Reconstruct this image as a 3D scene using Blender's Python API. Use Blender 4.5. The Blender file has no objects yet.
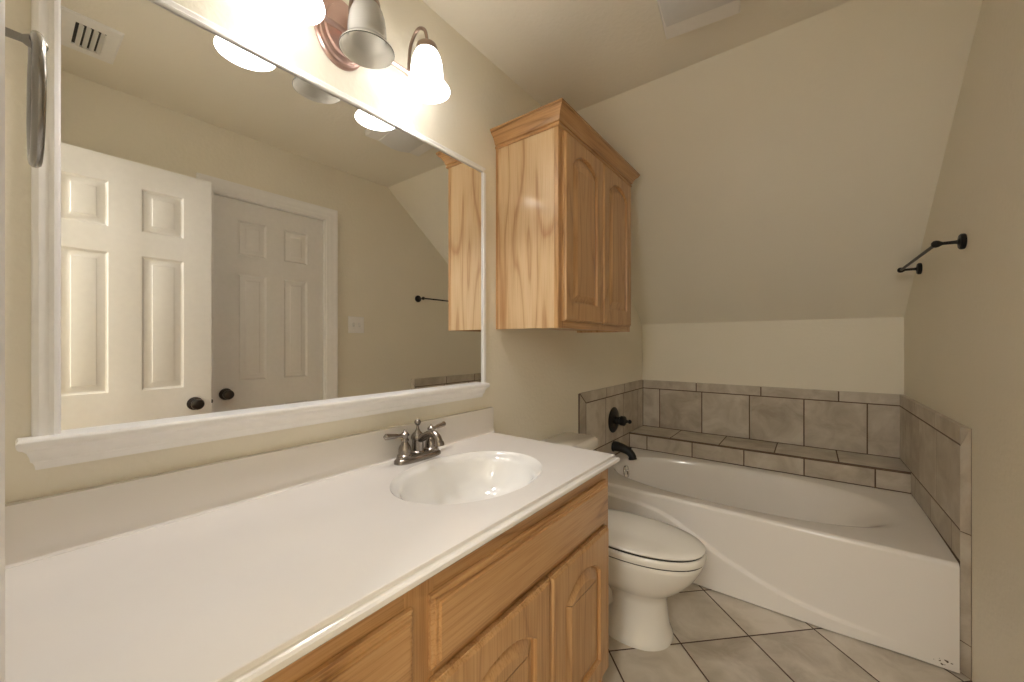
import bpy, bmesh, math, random
from mathutils import Vector, Matrix
R = math.radians
PI = math.pi
random.seed(7)
S = bpy.context.scene
COL = S.collection

# ------------------------------------------------------------------ camera, world, lights, exposure
W, D, H = 1.530, 3.192, 2.398          # room width, depth, flat ceiling height
YR, ZB = 1.84, 1.33                    # where the ceiling starts to slope, height of the knee wall at the back
SKEW = 0.014                           # the right wall runs slightly out of square: wider towards the entrance
YN = -0.02                             # room face of the entrance wall
cam_d = bpy.data.cameras.new('camera')
cam_d.sensor_width = 36.0
cam_d.lens = 390.66 / 1024 * 36
cam_d.shift_y = 1.8 / 1024
cam_d.clip_start = 0.01
cam = bpy.data.objects.new('camera', cam_d)
COL.objects.link(cam)
cam.location = (1.0995, 0.0, 1.18)
cam.rotation_euler = (R(90), 0, R(37.427))
S.camera = cam

world = bpy.data.worlds.new('world')
S.world = world
world.use_nodes = True
wb = world.node_tree.nodes['Background']
wb.inputs[0].default_value = (1.0, 0.93, 0.82, 1)
wb.inputs[1].default_value = 0.35

S.view_settings.view_transform = 'Standard'
S.view_settings.look = 'None'
S.view_settings.gamma = 1.0
S.view_settings.use_curve_mapping = False
S.view_settings.exposure = 1.45
try:
    S.cycles.max_bounces = 16
    S.cycles.diffuse_bounces = 10
    S.cycles.glossy_bounces = 8
    S.cycles.transmission_bounces = 10
    S.cycles.sample_clamp_indirect = 6.0
    S.cycles.caustics_reflective = False
    S.cycles.caustics_refractive = False
except Exception:
    pass

BULB_GLOW = 245.0
HALL_FILL_POWER = 20.0


def lamp(name, loc, power, color, radius, kind='POINT'):
    d = bpy.data.lights.new(name, kind)
    d.energy = power
    d.color = color
    if kind == 'POINT':
        d.shadow_soft_size = radius
    o = bpy.data.objects.new(name, d)
    COL.objects.link(o)
    o.location = loc
    return o


# fill light added in the unseen hall, shines in through the open doorway
hl = lamp('hall_fill_light', (1.15, -1.20, 2.0), HALL_FILL_POWER, (0.98, 0.985, 1.0), 0.2)

# ------------------------------------------------------------------ materials


def new_mat(name):
    m = bpy.data.materials.new(name)
    m.use_nodes = True
    nt = m.node_tree
    b = nt.nodes['Principled BSDF']
    return m, nt, b


def lnk(nt, a, b):
    nt.links.new(a, b)


def node(nt, typ, **kw):
    n = nt.nodes.new(typ)
    for k, v in kw.items():
        setattr(n, k, v)
    return n


def mth(nt, op, a, b=None, c=None):
    n = nt.nodes.new('ShaderNodeMath')
    n.operation = op
    for i, v in enumerate((a, b, c)):
        if v is None:
            continue
        if isinstance(v, (int, float)):
            n.inputs[i].default_value = v
        else:
            nt.links.new(v, n.inputs[i])
    return n.outputs[0]


def ramp(nt, fac, stops, interp='LINEAR'):
    n = nt.nodes.new('ShaderNodeValToRGB')
    n.color_ramp.interpolation = interp
    els = n.color_ramp.elements
    while len(els) < len(stops):
        els.new(0.5)
    for e, (p, c) in zip(els, stops):
        e.position = p
        e.color = (c[0], c[1], c[2], 1)
    nt.links.new(fac, n.inputs[0])
    return n.outputs[0]


def plain(name, col, rough=0.4, metal=0.0, coat=0.0, spec=0.5, bump=None):
    m, nt, b = new_mat(name)
    b.inputs['Base Color'].default_value = (*col, 1)
    b.inputs['Roughness'].default_value = rough
    b.inputs['Metallic'].default_value = metal
    b.inputs['Coat Weight'].default_value = coat
    b.inputs['Coat Roughness'].default_value = 0.08
    b.inputs['Specular IOR Level'].default_value = spec
    tc = node(nt, 'ShaderNodeTexCoord')
    n = node(nt, 'ShaderNodeTexNoise')
    sc, st = bump or (40, 0.0)
    n.inputs['Scale'].default_value = sc
    n.inputs['Detail'].default_value = 3
    lnk(nt, tc.outputs['Object'], n.inputs['Vector'])
    # very slight tone variation so that no surface is a dead flat colour
    mx = node(nt, 'ShaderNodeMix', data_type='RGBA', blend_type='MULTIPLY')
    mx.inputs[0].default_value = 1.0
    mx.inputs[6].default_value = (*col, 1)
    c = ramp(nt, n.outputs['Fac'], [(0.3, (0.97, 0.97, 0.97)), (0.7, (1.0, 1.0, 1.0))])
    lnk(nt, c, mx.inputs[7])
    lnk(nt, mx.outputs[2], b.inputs['Base Color'])
    if bump and bump[1] > 0:
        bp = node(nt, 'ShaderNodeBump')
        bp.inputs['Strength'].default_value = st
        bp.inputs['Distance'].default_value = 0.004
        lnk(nt, n.outputs['Fac'], bp.inputs['Height'])
        lnk(nt, bp.outputs['Normal'], b.inputs['Normal'])
    return m


def paint(name, col):
    """wall paint over an orange-peel / knock-down texture"""
    m, nt, b = new_mat(name)
    b.inputs['Roughness'].default_value = 0.55
    b.inputs['Specular IOR Level'].default_value = 0.3
    tc = node(nt, 'ShaderNodeTexCoord')
    n1 = node(nt, 'ShaderNodeTexNoise')
    n1.inputs['Scale'].default_value = 55
    n1.inputs['Detail'].default_value = 4
    n2 = node(nt, 'ShaderNodeTexNoise')
    n2.inputs['Scale'].default_value = 2.2
    n2.inputs['Detail'].default_value = 3
    lnk(nt, tc.outputs['Object'], n1.inputs['Vector'])
    lnk(nt, tc.outputs['Object'], n2.inputs['Vector'])
    c = ramp(nt, n2.outputs['Fac'], [(0.3, tuple(x * 0.97 for x in col)), (0.7, col)])
    lnk(nt, c, b.inputs['Base Color'])
    hgt = ramp(nt, n1.outputs['Fac'], [(0.42, (0, 0, 0)), (0.62, (1, 1, 1))])
    bp = node(nt, 'ShaderNodeBump')
    bp.inputs['Strength'].default_value = 0.15
    bp.inputs['Distance'].default_value = 0.0025
    lnk(nt, hgt, bp.inputs['Height'])
    lnk(nt, bp.outputs['Normal'], b.inputs['Normal'])
    return m


def oak(name, axis, dark, mid, light, rough=0.32, ring=9.0, across=7.0, seed=0.0, contrast=1.0):
    """varnished oak, grain running along axis (0, 1 or 2) of the object"""
    m, nt, b = new_mat(name)
    tc = node(nt, 'ShaderNodeTexCoord')
    oi = node(nt, 'ShaderNodeObjectInfo')
    add = node(nt, 'ShaderNodeVectorMath', operation='ADD')
    lnk(nt, tc.outputs['Object'], add.inputs[0])
    k = mth(nt, 'MULTIPLY', oi.outputs['Random'], 7.3)
    cb = node(nt, 'ShaderNodeCombineXYZ')
    for i in range(3):
        lnk(nt, mth(nt, 'ADD', k, seed + i * 1.7), cb.inputs[i])
    lnk(nt, cb.outputs[0], add.inputs[1])

    def mapped(sa, sl):
        mp = node(nt, 'ShaderNodeMapping')
        sc = [sa, sa, sa]
        sc[axis] = sl
        mp.inputs['Scale'].default_value = sc
        lnk(nt, add.outputs[0], mp.inputs['Vector'])
        return mp.outputs[0]
    # flat-sawn contour rings
    n = node(nt, 'ShaderNodeTexNoise')
    n.inputs['Scale'].default_value = 1.0
    n.inputs['Detail'].default_value = 1.5
    n.inputs['Roughness'].default_value = 0.45
    n.inputs['Distortion'].default_value = 0.15
    lnk(nt, mapped(across, across * 0.13), n.inputs['Vector'])
    fr = mth(nt, 'FRACT', mth(nt, 'MULTIPLY', n.outputs['Fac'], ring))
    lines = ramp(nt, fr, [(0.0, (0.15, 0.15, 0.15)), (0.16, (0.75, 0.75, 0.75)), (0.6, (1, 1, 1)), (0.93, (0.6, 0.6, 0.6)), (1.0, (0.15, 0.15, 0.15))])
    # fine pores
    f = node(nt, 'ShaderNodeTexNoise')
    f.inputs['Scale'].default_value = 1.0
    f.inputs['Detail'].default_value = 3
    lnk(nt, mapped(260, 5), f.inputs['Vector'])
    pores = ramp(nt, f.outputs['Fac'], [(0.33, (0, 0, 0)), (0.55, (1, 1, 1))])
    # broad tone drift
    g = node(nt, 'ShaderNodeTexNoise')
    g.inputs['Scale'].default_value = 1.0
    lnk(nt, mapped(16, 1.6), g.inputs['Vector'])
    t = mth(nt, 'MULTIPLY', lines, 0.42 * contrast)
    t = mth(nt, 'ADD', t, mth(nt, 'MULTIPLY', pores, 0.22))
    t = mth(nt, 'ADD', t, mth(nt, 'MULTIPLY', g.outputs['Fac'], 0.28))
    t = mth(nt, 'ADD', t, (1 - contrast) * 0.5)
    c = ramp(nt, t, [(0.25, dark), (0.6, mid), (0.9, light)])
    lnk(nt, c, b.inputs['Base Color'])
    b.inputs['Roughness'].default_value = rough
    b.inputs['Coat Weight'].default_value = 0.35
    b.inputs['Coat Roughness'].default_value = 0.12
    bp = node(nt, 'ShaderNodeBump')
    bp.inputs['Strength'].default_value = 0.02
    bp.inputs['Distance'].default_value = 0.001
    lnk(nt, pores, bp.inputs['Height'])
    lnk(nt, bp.outputs['Normal'], b.inputs['Normal'])
    return m


def stone_color(nt, vec, rnd, c0, c1, c2):
    """mottled ceramic: cloudy noise shifted per tile"""
    add = node(nt, 'ShaderNodeVectorMath', operation='ADD')
    lnk(nt, vec, add.inputs[0])
    cb = node(nt, 'ShaderNodeCombineXYZ')
    lnk(nt, mth(nt, 'MULTIPLY', rnd, 31.0), cb.inputs[0])
    lnk(nt, mth(nt, 'MULTIPLY', rnd, 17.0), cb.inputs[1])
    lnk(nt, mth(nt, 'MULTIPLY', rnd, 11.0), cb.inputs[2])
    lnk(nt, cb.outputs[0], add.inputs[1])
    n = node(nt, 'ShaderNodeTexNoise')
    n.inputs['Scale'].default_value = 7.0
    n.inputs['Detail'].default_value = 6
    n.inputs['Roughness'].default_value = 0.6
    n.inputs['Distortion'].default_value = 0.6
    lnk(nt, add.outputs[0], n.inputs['Vector'])
    v = mth(nt, 'ADD', n.outputs['Fac'], mth(nt, 'MULTIPLY', mth(nt, 'SUBTRACT', rnd, 0.5), 0.18))
    return ramp(nt, v, [(0.30, c0), (0.5, c1), (0.70, c2)]), n.outputs['Fac']


def wall_tile_mat():
    m, nt, b = new_mat('ceramic_wall_tile')
    tc = node(nt, 'ShaderNodeTexCoord')
    ge = node(nt, 'ShaderNodeNewGeometry')
    c, n = stone_color(nt, tc.outputs['Object'], ge.outputs['Random Per Island'],
                       (0.37, 0.315, 0.25), (0.49, 0.435, 0.36), (0.61, 0.56, 0.485))
    lnk(nt, c, b.inputs['Base Color'])
    b.inputs['Roughness'].default_value = 0.38
    return m


def floor_mat():
    m, nt, b = new_mat('diagonal_floor_tile')
    tc = node(nt, 'ShaderNodeTexCoord')
    sx = node(nt, 'ShaderNodeSeparateXYZ')
    lnk(nt, tc.outputs['Object'], sx.inputs[0])
    P = 0.2935
    r2 = 1 / math.sqrt(2)
    u0 = 1.636
    v0 = 0.6555
    u = mth(nt, 'DIVIDE', mth(nt, 'SUBTRACT', mth(nt, 'MULTIPLY', mth(nt, 'ADD', sx.outputs[0], sx.outputs[1]), r2), u0 - 20 * P), P)
    v = mth(nt, 'DIVIDE', mth(nt, 'SUBTRACT', mth(nt, 'MULTIPLY', mth(nt, 'SUBTRACT', sx.outputs[1], sx.outputs[0]), r2), v0 - 20 * P), P)

    def edge(t):
        f = mth(nt, 'FRACT', t)
        return mth(nt, 'MINIMUM', f, mth(nt, 'SUBTRACT', 1.0, f))
    e = mth(nt, 'MULTIPLY', mth(nt, 'MINIMUM', edge(u), edge(v)), P)      # metres to the nearest joint
    cb = node(nt, 'ShaderNodeCombineXYZ')
    lnk(nt, mth(nt, 'FLOOR', u), cb.inputs[0])
    lnk(nt, mth(nt, 'FLOOR', v), cb.inputs[1])
    wn = node(nt, 'ShaderNodeTexWhiteNoise')
    lnk(nt, cb.outputs[0], wn.inputs['Vector'])
    c, n = stone_color(nt, tc.outputs['Object'], wn.outputs['Value'],
                       (0.40, 0.345, 0.275), (0.53, 0.475, 0.395), (0.63, 0.575, 0.495))
    mask = mth(nt, 'LESS_THAN', e, 0.0029)
    mx = node(nt, 'ShaderNodeMix', data_type='RGBA')
    lnk(nt, mask, mx.inputs[0])
    lnk(nt, c, mx.inputs[6])
    mx.inputs[7].default_value = (0.085, 0.05, 0.032, 1)
    lnk(nt, mx.outputs[2], b.inputs['Base Color'])
    lnk(nt, mth(nt, 'ADD', 0.36, mth(nt, 'MULTIPLY', mask, 0.5)), b.inputs['Roughness'])
    bp = node(nt, 'ShaderNodeBump')
    bp.inputs['Strength'].default_value = 0.6
    bp.inputs['Distance'].default_value = 0.002
    hh = ramp(nt, mth(nt, 'DIVIDE', e, 0.006), [(0.2, (0, 0, 0)), (0.9, (1, 1, 1))])
    lnk(nt, hh, bp.inputs['Height'])
    lnk(nt, bp.outputs['Normal'], b.inputs['Normal'])
    return m


def apron_mat(col):
    """white enamel with a few rusty chips low at the right end"""
    m, nt, b = new_mat('tub_apron_enamel')
    tc = node(nt, 'ShaderNodeTexCoord')
    ds = node(nt, 'ShaderNodeVectorMath', operation='DISTANCE')
    mp = node(nt, 'ShaderNodeMapping')
    mp.inputs['Scale'].default_value = (0.55, 1, 1.25)
    lnk(nt, tc.outputs['Object'], mp.inputs['Vector'])
    lnk(nt, mp.outputs[0], ds.inputs[0])
    ds.inputs[1].default_value = (1.480 * 0.55, 2.068 - 2.02, 0.024 * 1.25)
    n = node(nt, 'ShaderNodeTexNoise')
    n.inputs['Scale'].default_value = 85
    n.inputs['Detail'].default_value = 1
    lnk(nt, tc.outputs['Object'], n.inputs['Vector'])
    k = mth(nt, 'MULTIPLY', mth(nt, 'LESS_THAN', ds.outputs['Value'], 0.015), mth(nt, 'GREATER_THAN', n.outputs['Fac'], 0.60))
    mx = node(nt, 'ShaderNodeMix', data_type='RGBA')
    lnk(nt, k, mx.inputs[0])
    mx.inputs[6].default_value = (*col, 1)
    mx.inputs[7].default_value = (0.10, 0.065, 0.045, 1)
    lnk(nt, mx.outputs[2], b.inputs['Base Color'])
    b.inputs['Roughness'].default_value = 0.16
    return m


def frosted(name, emit=0.0, through=0.55):
    m, nt, b = new_mat(name)
    out = nt.nodes['Material Output']
    nt.nodes.remove(b)
    d = node(nt, 'ShaderNodeBsdfDiffuse')
    t = node(nt, 'ShaderNodeBsdfTranslucent')
    g = node(nt, 'ShaderNodeBsdfGlossy')
    for n in (d, t):
        n.inputs[0].default_value = (0.98, 0.955, 0.90, 1)
    g.inputs['Roughness'].default_value = 0.12
    mx = node(nt, 'ShaderNodeMixShader')
    mx.inputs[0].default_value = through
    lnk(nt, d.outputs[0], mx.inputs[1])
    lnk(nt, t.outputs[0], mx.inputs[2])
    fr = node(nt, 'ShaderNodeFresnel')
    fr.inputs[0].default_value = 1.45
    m2 = node(nt, 'ShaderNodeMixShader')
    lnk(nt, fr.outputs[0], m2.inputs[0])
    lnk(nt, mx.outputs[0], m2.inputs[1])
    lnk(nt, g.outputs[0], m2.inputs[2])
    last = m2.outputs[0]
    if emit:
        e = node(nt, 'ShaderNodeEmission')
        e.inputs[0].default_value = (1.0, 0.97, 0.955, 1)
        e.inputs[1].default_value = emit
        a = node(nt, 'ShaderNodeAddShader')
        lnk(nt, last, a.inputs[0])
        lnk(nt, e.outputs[0], a.inputs[1])
        last = a.outputs[0]
    lnk(nt, last, out.inputs['Surface'])
    return m


def bulb_mat(strength):
    m, nt, b = new_mat('lit_bulb')
    b.inputs['Base Color'].default_value = (0.9, 0.9, 0.88, 1)
    b.inputs['Emission Color'].default_value = (1.0, 0.97, 0.96, 1)
    b.inputs['Emission Strength'].default_value = strength
    return m


WALL = (0.82, 0.775, 0.66)
M = {}
M['wall'] = paint('beige_wall_paint', WALL)
M['ceil'] = paint('beige_ceiling_paint', (0.85, 0.81, 0.71))
M['trim'] = plain('white_trim_paint', (0.88, 0.87, 0.855), 0.3)
M['door'] = plain('white_door_paint', (0.83, 0.82, 0.80), 0.38)
M['marble'] = plain('cultured_marble', (0.80, 0.772, 0.745), 0.14, coat=0.3, bump=(6, 0))
M['basin'] = plain('cultured_marble_white', (0.86, 0.85, 0.83), 0.10, coat=0.4, bump=(6, 0))
M['porc'] = plain('toilet_porcelain', (0.80, 0.775, 0.72), 0.10, coat=0.3, bump=(6, 0))
M['seat'] = plain('toilet_seat_plastic', (0.80, 0.77, 0.70), 0.2, bump=(6, 0))
M['gap'] = plain('seat_gap_shade_dark', (0.03, 0.027, 0.022), 0.7)  # shade of the toilet seat gaps, put into the colour
M['tub'] = plain('tub_enamel', (0.81, 0.775, 0.735), 0.14, coat=0.2, bump=(6, 0))
M['apron'] = apron_mat((0.81, 0.775, 0.735))
M['tile'] = wall_tile_mat()
M['grout'] = plain('brown_grout', (0.125, 0.08, 0.053), 0.85)
M['floor'] = floor_mat()
M['pewter'] = plain('pewter_metal', (0.31, 0.275, 0.245), 0.27, metal=1.0)
M['pewter_dark'] = plain('smoky_metal', (0.32, 0.305, 0.285), 0.25, metal=1.0)
M['copper'] = plain('rosy_copper_metal', (0.62, 0.44, 0.40), 0.28, metal=1.0)
M['bronze_arm'] = plain('antique_bronze_metal', (0.36, 0.27, 0.22), 0.32, metal=1.0)
M['black'] = plain('black_bronze', (0.010, 0.009, 0.0085), 0.38, metal=0.0, spec=0.35)
M['blackish'] = plain('oiled_bronze_knob', (0.05, 0.042, 0.036), 0.28, metal=0.7)
M['chrome'] = plain('chrome', (0.75, 0.73, 0.70), 0.1, metal=1.0)
M['plastic'] = plain('white_plastic', (0.87, 0.86, 0.84), 0.4)
M['lens'] = plain('milky_plastic', (0.74, 0.745, 0.75), 0.35)
M['dark'] = plain('duct_shade_dark', (0.05, 0.045, 0.04), 0.8)  # shade inside the register opening, put into the colour
M['shade'] = frosted('frosted_glass_unlit', 0.0, 0.7)
M['shade_lit'] = frosted('frosted_glass_lit', 2.2)
M['bulb'] = bulb_mat(BULB_GLOW)
M['ply'] = oak('oak_side_panel', 2, (0.40, 0.205, 0.085), (0.63, 0.435, 0.24), (0.70, 0.515, 0.31), ring=7.5, across=6.5, seed=3.1, contrast=1.15)
OD, OM, OL = (0.235, 0.105, 0.036), (0.45, 0.245, 0.098), (0.57, 0.345, 0.16)
M['oak_v'] = oak('oak_upright_grain', 2, OD, OM, OL, ring=8.0, across=8.0, seed=0.4, contrast=0.7)
M['oak_h'] = oak('oak_level_grain', 1, OD, OM, OL, ring=8.0, across=8.0, seed=5.2)
M['oak_x'] = oak('oak_cross_grain', 0, OD, OM, OL, ring=8.0, across=8.0, seed=8.2)
mm, nt, b = new_mat('mirror_silver')
b.inputs['Base Color'].default_value = (0.97, 0.975, 0.965, 1)
b.inputs['Metallic'].default_value = 1.0
b.inputs['Roughness'].default_value = 0.0
M['mirror'] = mm

# ------------------------------------------------------------------ object helpers


def thing(name, label, cat, loc, group=None):
    o = bpy.data.objects.new(name, None)
    COL.objects.link(o)
    o.empty_display_size = 0.05
    o.location = loc
    o['label'] = label
    o['category'] = cat
    if group:
        o['group'] = group
    return o


def root_loc(o):
    while o.parent:
        o = o.parent
    return o.location


def obj(name, bm, mats, parent=None, smooth=35, label=None, bevel=None):
    """bmesh given in room coordinates -> ONE mesh object under parent"""
    me = bpy.data.meshes.new(name)
    bmesh.ops.recalc_face_normals(bm, faces=bm.faces)
    bm.to_mesh(me)
    bm.free()
    for m in (mats if isinstance(mats, (list, tuple)) else [mats]):
        me.materials.append(m)
    o = bpy.data.objects.new(name, me)
    COL.objects.link(o)
    if parent is not None:
        me.transform(Matrix.Translation(-root_loc(parent)))
        o.parent = parent
    if smooth:
        for p in me.polygons:
            p.use_smooth = True
        me.set_sharp_from_angle(angle=R(smooth))
    if label:
        o['label'] = label
    return o


def struct(name, bm, mats, smooth=35, parent=None):
    o = obj(name, bm, mats, parent, smooth)
    if parent is None:
        o['kind'] = 'structure'
    return o


def NB():
    return bmesh.new()


def add_box(bm, lo, hi, bev=0.0, seg=2, mi=0):
    lo = Vector(lo)
    hi = Vector(hi)
    r = bmesh.ops.create_cube(bm, size=1.0)
    vs = r['verts']
    c = (lo + hi) / 2
    s = hi - lo
    for v in vs:
        v.co = Vector((c.x + v.co.x * s.x, c.y + v.co.y * s.y, c.z + v.co.z * s.z))
    fs = set(f for v in vs for f in v.link_faces)
    for f in fs:
        f.material_index = mi
    if bev > 0:
        es = list(set(e for v in vs for e in v.link_edges))
        bmesh.ops.bevel(bm, geom=es, offset=bev, offset_type='OFFSET', segments=seg, profile=0.5, affect='EDGES', clamp_overlap=True)


def add_loft(bm, rings, close_start=True, close_end=True, cyclic=True, mi=0, loop=False):
    """rings: list of lists of points, equal counts"""
    vr = [[bm.verts.new(p) for p in ring] for ring in rings]
    n = len(vr[0])
    pairs = list(zip(vr[:-1], vr[1:]))
    if loop:
        pairs.append((vr[-1], vr[0]))
    for a, b2 in pairs:
        for i in range(n if cyclic else n - 1):
            j = (i + 1) % n
            try:
                bm.faces.new((a[i], a[j], b2[j], b2[i])).material_index = mi
            except ValueError:
                pass
    if close_start:
        bm.faces.new(vr[0]).material_index = mi
    if close_end:
        bm.faces.new(vr[-1]).material_index = mi
    return vr


def frame_of(d):
    d = Vector(d).normalized()
    up = Vector((0, 0, 1)) if abs(d.z) < 0.95 else Vector((1, 0, 0))
    a = d.cross(up).normalized()
    return a, a.cross(d).normalized()


def add_lathe(bm, base, axis, prof, seg=28, sa=1.0, sb=1.0, mi=0, cap0=True, cap1=True):
    """prof: [(radius, distance along axis)]; sa/sb stretch the circle"""
    base = Vector(base)
    ax = Vector(axis).normalized()
    a, b2 = frame_of(ax)
    rings = []
    for r, h in prof:
        r = max(r, 0.0002)
        rings.append([base + ax * h + a * (r * sa * math.cos(2 * PI * i / seg)) + b2 * (r * sb * math.sin(2 * PI * i / seg)) for i in range(seg)])
    add_loft(bm, rings, cap0, cap1, mi=mi)


def add_tube(bm, pts, rad, seg=14, mi=0, loop=False):
    pts = [Vector(p) for p in pts]
    n = len(pts)
    rs = rad if isinstance(rad, (list, tuple)) else [rad] * n
    ring_pts = []
    prev = None
    for i, p in enumerate(pts):
        if loop:
            d = pts[(i + 1) % n] - pts[i - 1]
        else:
            d = pts[min(i + 1, n - 1)] - pts[max(i - 1, 0)]
        d.normalize()
        if prev is None:
            a, b2 = frame_of(d)
        else:
            a = (prev - d * prev.dot(d)).normalized()
            b2 = a.cross(d).normalized()
        prev = a
        ring_pts.append([p + a * (rs[i] * math.cos(2 * PI * k / seg)) + b2 * (rs[i] * math.sin(2 * PI * k / seg)) for k in range(seg)])
    add_loft(bm, ring_pts, not loop, not loop, mi=mi, loop=loop)


def smooth_path(ctrl, n=10):
    """Catmull-Rom through control points"""
    P = [Vector(c) for c in ctrl]
    P = [P[0] * 2 - P[1]] + P + [P[-1] * 2 - P[-2]]
    out = []
    for i in range(1, len(P) - 2):
        for k in range(n):
            t = k / n
            p0, p1, p2, p3 = P[i - 1:i + 3]
            out.append(0.5 * ((2 * p1) + (p2 - p0) * t + (2 * p0 - 5 * p1 + 4 * p2 - p3) * t * t + (3 * p1 - p0 - 3 * p2 + p3) * t ** 3))
    out.append(P[-2])
    return out


def add_sweep(bm, path, prof, plane, closed=False, mi=0):
    """mitred moulding. path: 2-D points; prof: closed polygon of (offset to the path's right side, height);
    plane(u, v, h) -> 3-D point"""
    n = len(path)
    P = [Vector(p) for p in path]
    rings = []
    for i in range(n):
        if closed:
            d0 = (P[i] - P[i - 1]).normalized()
            d1 = (P[(i + 1) % n] - P[i]).normalized()
        else:
            d0 = (P[i] - P[i - 1]).normalized() if i else (P[1] - P[0]).normalized()
            d1 = (P[i + 1] - P[i]).normalized() if i < n - 1 else d0
        n0 = Vector((d0.y, -d0.x))
        n1 = Vector((d1.y, -d1.x))
        m = n0 + n1
        m = m / max(1e-6, m.dot(n0))
        rings.append([plane(P[i].x + m.x * o, P[i].y + m.y * o, h) for o, h in prof])
    add_loft(bm, rings, not closed, not closed, mi=mi, loop=closed)


def inset_poly(pts, d):
    """inset a counter-clockwise convex polygon"""
    n = len(pts)
    out = []
    for i in range(n):
        p = Vector(pts[i])
        d0 = (p - Vector(pts[i - 1])).normalized()
        d1 = (Vector(pts[(i + 1) % n]) - p).normalized()
        n0 = Vector((-d0.y, d0.x))
        n1 = Vector((-d1.y, d1.x))
        m = n0 + n1
        m = m / max(0.25, m.dot(n0))
        out.append((p.x + m.x * d, p.y + m.y * d))
    return out


def arch_poly(u0, u1, v0, v1, rise, n=18):
    """CCW outline: level bottom, upright sides, eyebrow arch whose crown is at v1"""
    w = u1 - u0
    r = (w * w / 4 + rise * rise) / (2 * rise)
    cu, cv = (u0 + u1) / 2, v1 - r
    a = math.asin(min(1, w / 2 / r))
    pts = [(u0, v0), (u1, v0)]
    for i in range(n + 1):
        t = a - 2 * a * i / n
        pts.append((cu + r * math.sin(t), cv + r * math.cos(t)))
    return pts


def add_panel_loops(bm, outline, steps, plane, mi=0, close=True):
    rings = [[plane(u, v, h) for u, v in inset_poly(outline, d)] for d, h in steps]
    add_loft(bm, rings, False, close, mi=mi)


def add_arched_door(bm, u0, u1, v0, v1, plane, th=0.019, stile=0.058, bottom=0.062, top=0.062, rise=0.045, mi=0, mi_h=None):
    """raised-panel door with an eyebrow arch; the panel stands in a moulded groove"""
    if mi_h is None:
        mi_h = mi
    op = arch_poly(u0 + stile, u1 - stile, v0 + bottom, v1 - top, rise)
    n = len(op)
    # outer contour with a point for each point of the opening
    outer = []
    for i, (u, v) in enumerate(op):
        if i == 0:
            outer.append((u0, v0))
        elif i == 1:
            outer.append((u1, v0))
        elif i == 2:
            outer.append((u1, v1))
        elif i == n - 1:
            outer.append((u0, v1))
        else:
            outer.append((u0 + (u1 - u0) * (u - u0 - stile) / (u1 - u0 - 2 * stile), v1))
    e = 0.006

    def ins(p, d):
        return (min(max(p[0], u0 + d), u1 - d), min(max(p[1], v0 + d), v1 - d))
    rings = [[plane(*p, 0) for p in outer], [plane(*p, th - 0.008) for p in outer],
             [plane(*ins(p, 0.003), th - 0.007) for p in outer], [plane(*ins(p, e), th - 0.002) for p in outer],
             [plane(*ins(p, e + 0.003), th) for p in outer], [plane(*p, th) for p in op]]
    add_loft(bm, rings, True, False, mi=mi)
    add_panel_loops(bm, op, [(0, th), (0.002, th - 0.001), (0.004, th - 0.010), (0.010, th - 0.011), (0.012, th - 0.010), (0.036, th - 0.001), (0.038, th)], plane, mi=mi)
    # the rails run level: the faces of the top and bottom rail take the level grain
    bm.faces.ensure_lookup_table()


def add_slab_front(bm, u0, u1, v0, v1, plane, th=0.019, mi=0):
    """drawer front with a stepped edge"""
    o = [(u0, v0), (u1, v0), (u1, v1), (u0, v1)]
    rings = [[plane(u, v, h) for u, v in inset_poly(o, d)] for d, h in
             [(0, 0), (0, th - 0.011), (0.006, th - 0.009), (0.007, th - 0.005), (0.013, th - 0.005), (0.0145, th), (0.018, th)]]
    add_loft(bm, rings, True, True, mi=mi)


def skew(o):
    """turn a top-level object built against the plane x = W with the out-of-square right wall"""
    p = Matrix.Translation((W, D, 0))
    o.matrix_basis = p @ Matrix.Rotation(math.atan(SKEW), 4, 'Z') @ p.inverted() @ o.matrix_basis
    return o


# ------------------------------------------------------------------ the room shell
bm = NB()
add_box(bm, (-0.12, -1.7, -0.06), (2.3, D + 0.1, 0.0))
struct('floor', bm, M['floor'], 0)

bm = NB()
add_box(bm, (-0.12, YN - 0.12, H), (W + 0.12, YR, H + 0.08))
struct('ceiling', bm, M['ceil'], 0)

# sloped ceiling under the roof, a slab 8 cm thick
bm = NB()
s = (H - ZB) / (D - YR)
ys0, ys1 = YR, D + 0.1
prof = [(ys0, H), (ys1, H - s * (ys1 - ys0)), (ys1, H - s * (ys1 - ys0) + 0.12), (ys0, H + 0.08)]
add_loft(bm, [[(x, y, z) for y, z in prof] for x in (-0.12, W + 0.12)])
struct('ceiling_slope', bm, M['ceil'], 0)

bm = NB()
add_box(bm, (-0.12, YN - 0.12, 0), (0, D + 0.1, H + 0.08))
struct('wall_left', bm, M['wall'], 0)

bm = NB()
add_box(bm, (-0.12, D, 0), (W + 0.12, D + 0.1, ZB + 0.1))
struct('wall_back', bm, M['wall'], 0)

DY0, DY1, DZ = 0.722, 1.345, 2.02       # closed door opening in the right wall
bm = NB()
add_box(bm, (W, YN - 0.12, 0), (W + 0.12, DY0 - 0.015, H + 0.08))
add_box(bm, (W, DY1 + 0.015, 0), (W + 0.12, D + 0.1, H + 0.08))
add_box(bm, (W, DY0 - 0.015, DZ + 0.015), (W + 0.12, DY1 + 0.015, H + 0.08))
skew(struct('wall_right', bm, M['wall'], 0))

EX0, EX1, EZ = 0.70, 1.45, 2.04        # entrance opening in the front wall (the camera stands in it)
bm = NB()
add_box(bm, (0, YN - 0.12, 0), (EX0, YN, H))
add_box(bm, (EX1, YN - 0.12, 0), (W + 0.06, YN, H))
add_box(bm, (EX0, YN - 0.12, EZ), (EX1, YN, H))
struct('wall_front', bm, M['wall'], 0)

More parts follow.
